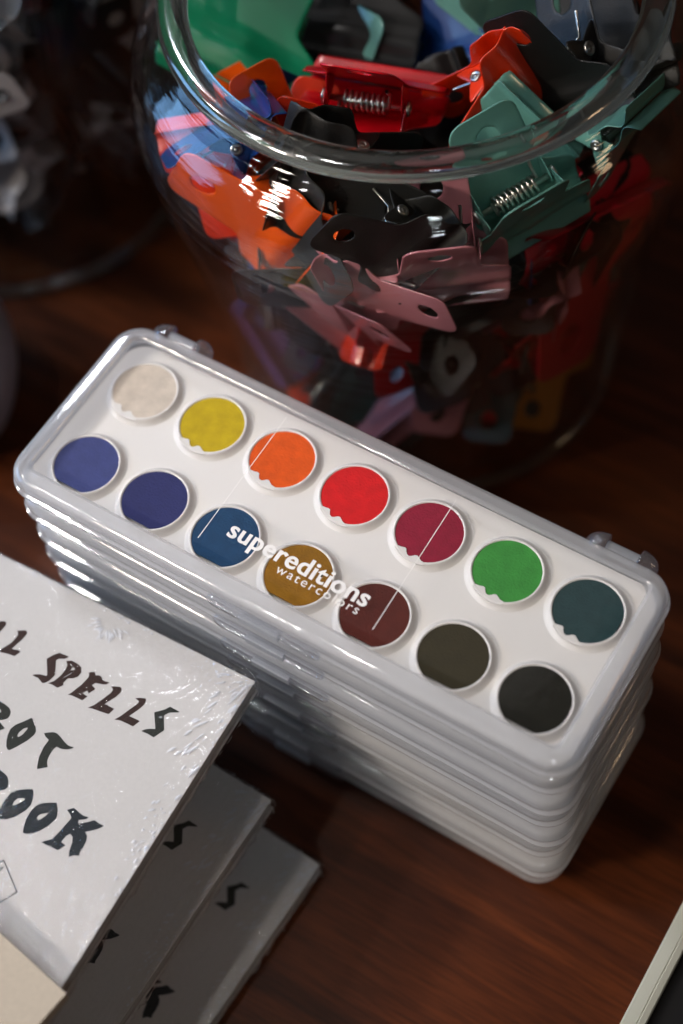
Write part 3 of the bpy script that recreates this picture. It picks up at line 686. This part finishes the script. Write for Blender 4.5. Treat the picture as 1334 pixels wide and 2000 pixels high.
FILL_CLIPS = [
('black',(-4.937,20.151,9.986),(0.082,-0.384,-0.631,0.669),0.82),
('black',(-7.246,14.964,4.942),(0.631,0.311,-0.295,-0.646),0.84),
('red',(-8.033,14.786,9.586),(0.626,-0.044,0.072,0.775),0.85),
('grey',(-10.640,15.347,4.794),(0.234,0.034,-0.258,-0.937),0.84),
('black',(-2.977,12.929,10.431),(0.585,0.213,-0.141,0.770),0.77),
('pink',(-6.966,20.636,8.287),(0.072,0.574,-0.056,0.814),0.72),
('black',(-5.268,19.313,4.428),(0.075,0.415,0.230,-0.877),0.68),
('teal',(0.150,16.439,8.292),(0.292,0.042,-0.454,0.841),0.83),
('black',(-6.662,21.531,5.366),(0.171,-0.636,0.461,0.595),0.73),
('black',(-3.849,10.948,7.917),(0.522,0.241,0.350,-0.739),0.74),
('vermilion',(-3.883,15.988,10.939),(0.086,0.352,0.401,-0.841),0.79),
('black',(-8.009,17.380,4.753),(0.588,0.098,-0.556,0.580),0.73),
('maroon',(-4.542,21.695,10.518),(0.089,-0.208,-0.403,-0.887),0.81),
('blue',(-4.038,15.566,1.656),(0.384,0.143,0.174,0.896),0.79),
('black',(0.763,19.074,12.719),(0.298,-0.609,-0.190,0.710),0.69),
('black',(-11.416,20.163,13.816),(0.515,-0.293,-0.423,-0.686),0.70),
('red',(-0.464,18.123,4.276),(0.137,-0.162,-0.432,0.877),0.73),
('grey',(-0.859,19.602,5.778),(0.232,-0.144,0.020,0.962),0.68),
('black',(-10.587,19.108,12.406),(0.305,-0.331,0.411,-0.793),0.72),
('pink',(-7.197,14.883,7.706),(0.646,-0.094,0.094,-0.752),0.83),
('black',(-8.065,14.690,1.515),(0.071,0.153,-0.595,-0.786),0.82),
('teal',(-9.616,18.916,7.221),(0.329,-0.121,0.025,0.936),0.69),
('black',(-10.646,11.416,11.221),(0.280,0.648,0.348,-0.617),0.74),
('black',(-1.760,12.405,13.102),(0.669,-0.110,0.122,0.725),0.72),
('vermilion',(0.296,18.398,8.043),(0.608,0.002,0.561,0.561),0.72),
('black',(-3.780,15.505,13.985),(0.351,0.283,-0.433,0.780),0.69),
('maroon',(-7.129,22.249,12.595),(0.106,-0.319,0.619,0.710),0.76),
('blue',(-12.489,14.518,11.224),(0.497,-0.360,0.233,-0.754),0.80),
('black',(-3.116,18.980,12.928),(0.103,-0.048,-0.631,0.767),0.76),
('black',(-7.347,16.555,10.768),(0.534,0.211,0.172,0.800),0.79),
('red',(-9.561,17.532,4.232),(0.102,-0.545,0.024,-0.832),0.82),
('grey',(-3.218,14.406,3.806),(0.170,0.322,-0.620,-0.695),0.76),
('black',(-6.557,10.923,8.869),(0.019,-0.298,-0.438,0.848),0.81),
('pink',(-4.226,16.245,6.403),(0.007,0.235,0.592,-0.771),0.69),
('black',(-5.385,15.086,12.622),(0.387,-0.418,0.346,-0.746),0.72),
('teal',(-6.790,18.940,11.514),(0.314,-0.143,-0.616,0.708),0.74),
('black',(-10.876,16.506,7.446),(0.014,0.520,-0.121,-0.845),0.69),
('black',(-4.016,12.623,5.561),(0.351,0.087,0.257,-0.896),0.81),
('vermilion',(-7.152,21.882,12.251),(0.284,-0.088,0.420,-0.857),0.71),
('black',(-5.955,17.923,4.066),(0.459,-0.501,0.486,0.549),0.82),
('maroon',(-0.524,14.984,13.372),(0.143,-0.271,-0.659,0.686),0.72),
('blue',(-1.610,14.207,10.041),(0.001,0.641,0.243,0.728),0.76),
('black',(-9.250,13.276,7.209),(0.256,0.651,0.496,-0.514),0.74),
('black',(-8.365,14.411,11.156),(0.395,0.210,-0.163,0.879),0.70),
('red',(0.402,13.426,4.943),(0.258,0.426,-0.559,-0.663),0.81),
('grey',(-5.720,21.862,6.741),(0.228,-0.500,-0.505,-0.666),0.84),
('black',(-6.933,9.729,11.314),(0.026,-0.221,-0.667,0.711),0.82),
('pink',(-6.339,19.584,4.847),(0.054,-0.224,0.649,-0.726),0.84),
('black',(-6.230,18.178,13.165),(0.449,0.286,0.268,-0.803),0.81),
('teal',(-4.156,10.596,6.714),(0.136,0.068,0.619,0.771),0.72),
('black',(-4.263,11.191,11.670),(0.526,-0.069,-0.185,-0.827),0.69),
('black',(-4.469,11.794,12.449),(0.308,-0.256,0.321,0.858),0.80),
('vermilion',(0.167,18.016,3.679),(0.300,-0.425,-0.103,0.848),0.81),
('black',(-7.566,15.968,9.389),(0.106,0.433,0.514,0.733),0.71),
('maroon',(-4.259,20.022,7.885),(0.062,-0.255,0.123,-0.957),0.72),
('blue',(-9.190,12.095,6.437),(0.143,-0.113,0.684,-0.707),0.82),
('black',(-13.061,15.971,10.994),(0.006,-0.704,-0.202,-0.681),0.73),
('black',(-8.005,14.394,9.478),(0.492,-0.326,-0.253,0.766),0.82),
('red',(-8.628,16.471,6.692),(0.405,-0.552,-0.276,-0.674),0.74),
('grey',(-2.744,19.909,2.750),(0.337,-0.336,0.370,0.798),0.70),
('black',(-0.400,10.922,9.880),(0.027,0.386,-0.534,-0.751),0.70),
('pink',(0.976,13.514,10.385),(0.378,-0.308,-0.432,0.759),0.71),
('black',(-0.553,12.714,5.945),(0.299,0.288,-0.211,0.885),0.71),
('red',(0.739,16.384,8.511),(0.304,-0.430,-0.059,0.848),0.78),
('black',(-8.138,10.889,9.963),(0.110,0.582,0.461,0.660),0.76),
('pink',(-2.229,12.086,6.230),(0.126,-0.379,0.495,-0.772),0.79),
('black',(-7.644,10.648,5.371),(0.177,0.296,0.532,0.773),0.79),
('teal',(-1.181,14.824,6.800),(0.105,0.675,0.001,-0.730),0.77),
('black',(-7.814,8.695,9.476),(0.064,0.524,0.596,0.604),0.69),
('vermilion',(-3.614,8.922,9.845),(0.652,-0.026,-0.497,0.572),0.74),
('grey',(-8.887,11.826,2.511),(0.404,0.330,0.110,-0.846),0.76),
('black',(1.733,14.922,9.714),(0.397,-0.459,0.527,0.595),0.79),
('maroon',(-9.661,10.874,10.017),(0.471,0.278,0.482,-0.685),0.71),
('black',(-0.645,13.900,10.908),(0.261,-0.007,0.092,-0.961),0.70),
('red',(-1.135,15.130,4.219),(0.110,-0.035,0.343,0.932),0.76),
('black',(-0.003,16.912,10.826),(0.177,0.376,-0.098,-0.904),0.73),
('pink',(-9.076,11.497,1.742),(0.653,-0.080,-0.129,-0.742),0.74),
('black',(-8.976,12.125,11.182),(0.528,0.341,0.160,-0.761),0.80),
('teal',(-10.985,10.633,10.642),(0.173,0.282,0.577,0.747),0.68),
('black',(-2.107,12.139,10.110),(0.289,-0.642,0.416,-0.576),0.69),
('vermilion',(-1.627,16.647,9.692),(0.388,-0.134,0.290,0.865),0.74),
('grey',(-4.136,10.885,9.164),(0.398,-0.508,0.240,-0.725),0.71),
('black',(-7.138,9.977,7.913),(0.037,-0.133,-0.561,-0.816),0.67),
('maroon',(-1.461,16.134,6.887),(0.011,-0.524,0.586,0.618),0.71),
('black',(1.217,14.079,10.210),(0.348,0.616,-0.418,-0.570),0.67),
('red',(-1.086,13.441,2.054),(0.515,0.241,0.088,0.818),0.67),
('black',(-8.637,11.505,4.184),(0.296,0.255,-0.448,-0.804),0.75),
('pink',(-5.852,10.769,7.725),(0.236,0.396,-0.450,-0.764),0.78),
]

GJ = 'enamelled bulldog clips in the big glass jar'
for c, lab, loc, q, s in HERO_CLIPS: clip(c, loc, q, s, lab, GJ)
for c, loc, q, s in FILL_CLIPS: clip(c, loc, q, s, 'plain %s clip buried deep among the other clips in the big jar' % c, GJ)

# ------------------------------------------------------------------ glass jars
def make_jar():
    root = thing('glass_jar', (0, 0, 0), 'x', 'jar')
    outer = spline([(7.0, .0), (7.7, .25), (7.85, 1.2), (7.95, 3.2), (8.4, 7.2), (9.1, 11.2), (9.5, 13.2), (9.65, 15.2), (9.35, 16.7), (8.6, 17.6), (8.0, 18.05), (7.85, 18.3)], 6)
    inner = spline([(7.4, 18.3), (8.1, 17.35), (8.95, 16.5), (9.25, 15.2), (9.12, 13.2), (8.75, 11.2), (8.05, 7.2), (7.55, 3.2), (7.3, 1.3), (6.6, .75), (3, .6), (.01, .6)], 6)
    body = new_obj('jar_body', lathe('jar_body', [(.01, .06)] + outer + inner, 128), 'glass', root)
    c = []
    for i in range(28):                      # rolled lip: a rounded bead of solid glass
        a = 2 * math.pi * i / 28
        rx = .52
        c.append((7.66 + rx * math.copysign(abs(math.cos(a)) ** .8, math.cos(a)), 18.74 + .36 * math.copysign(abs(math.sin(a)) ** .9, math.sin(a))))
    new_obj('base_ring', lathe('base_ring', [(7.55 + .22 * math.cos(2 * math.pi * i / 14), .42 + .3 * math.sin(2 * math.pi * i / 14)) for i in range(14)], 96, True), 'rim_glass', root)
    new_obj('jar_rim', lathe('jar_rim', c, 128, True), 'rim_glass', root)
    return root
jar = make_jar(); jar.location = Vector((-5.45, 14.9, 0)) * S
jar['label'] = 'big open glass jar full of colourful clips, behind the stack of paint boxes'
jar['group'] = 'round glass jars of clips'
jl = copy_tree(jar); jl.location = Vector((-26.6, 14.6, 0)) * S
jl['label'] = 'out-of-focus glass jar of grey clips at the upper left'
gcols = ['silver', 'ash', 'mauve', 'grey', 'ash', 'mauve', 'black', 'silver', 'ash', 'grey']
rot = Quaternion((0, 0, 1), R(128))
allc = [(h[2], h[3], h[4]) for h in HERO_CLIPS] + [(h[1], h[2], h[3]) for h in FILL_CLIPS]
for i, (loc, q, s) in enumerate(allc[:92]):
    d = rot @ (Vector(loc) - Vector((-5.45, 14.9, 0)))
    c = gcols[i % len(gcols)]
    clip(c, Vector((-26.6, 14.6, 0)) + d, rot @ Quaternion(q), s, 'blurred %s clip in the out-of-focus jar at the upper left' % c, 'grey clips in the left jar')

# ------------------------------------------------------------------ taupe pot at the left edge
pot = thing('ceramic_pot', (-21.3, 1.9, 0), 'blurred taupe round pot at the left edge, between the left jar and the paint boxes', 'pot')
new_obj('pot_body', lathe('pot_body', spline([(.01, 0), (2.4, 0), (3.2, .8), (3.9, 3), (4.0, 4.6), (3.4, 6.4), (2.6, 7.2), (2.5, 7.8)], 6) + spline([(2.3, 7.8), (2.35, 7.2), (3.1, 6.2), (3.6, 4.5), (3.3, 2.4), (.01, 1)], 5), 64), 'ceramic', pot)

# ------------------------------------------------------------------ white framed black panel, lower right corner
fr = thing('framed_panel', (13.98, -20, 0), 'white edged frame with a black panel at the lower right corner', 'frame')
FZ = 2.6
fx = [(0, .0), (0, .03)]
def frame_ring():
    W, H = 14.0, 24.0
    prof = [(0, 0), (0, FZ - .05), (.05, FZ), (.42, FZ), (.45, FZ - .03), (.48, FZ), (.66, FZ - .06), (.70, FZ - .12), (.70, FZ - .7), (.70, 0)]
    rings = []
    for ins, z in prof: rings.append(rring(W / 2 - ins, H / 2 - ins, max(.25 - ins, .03), z, W / 2, H / 2, 4))
    return loft('frame_edge', rings, loop=True)
fo = new_obj('frame_edge', frame_ring(), 'frame', fr, smooth=False)
new_obj('dark_panel', box_mesh('dark_panel', .71, 13.29, .71, 23.29, 0.01, FZ - .45, .01), 'panel', fr, smooth=False)
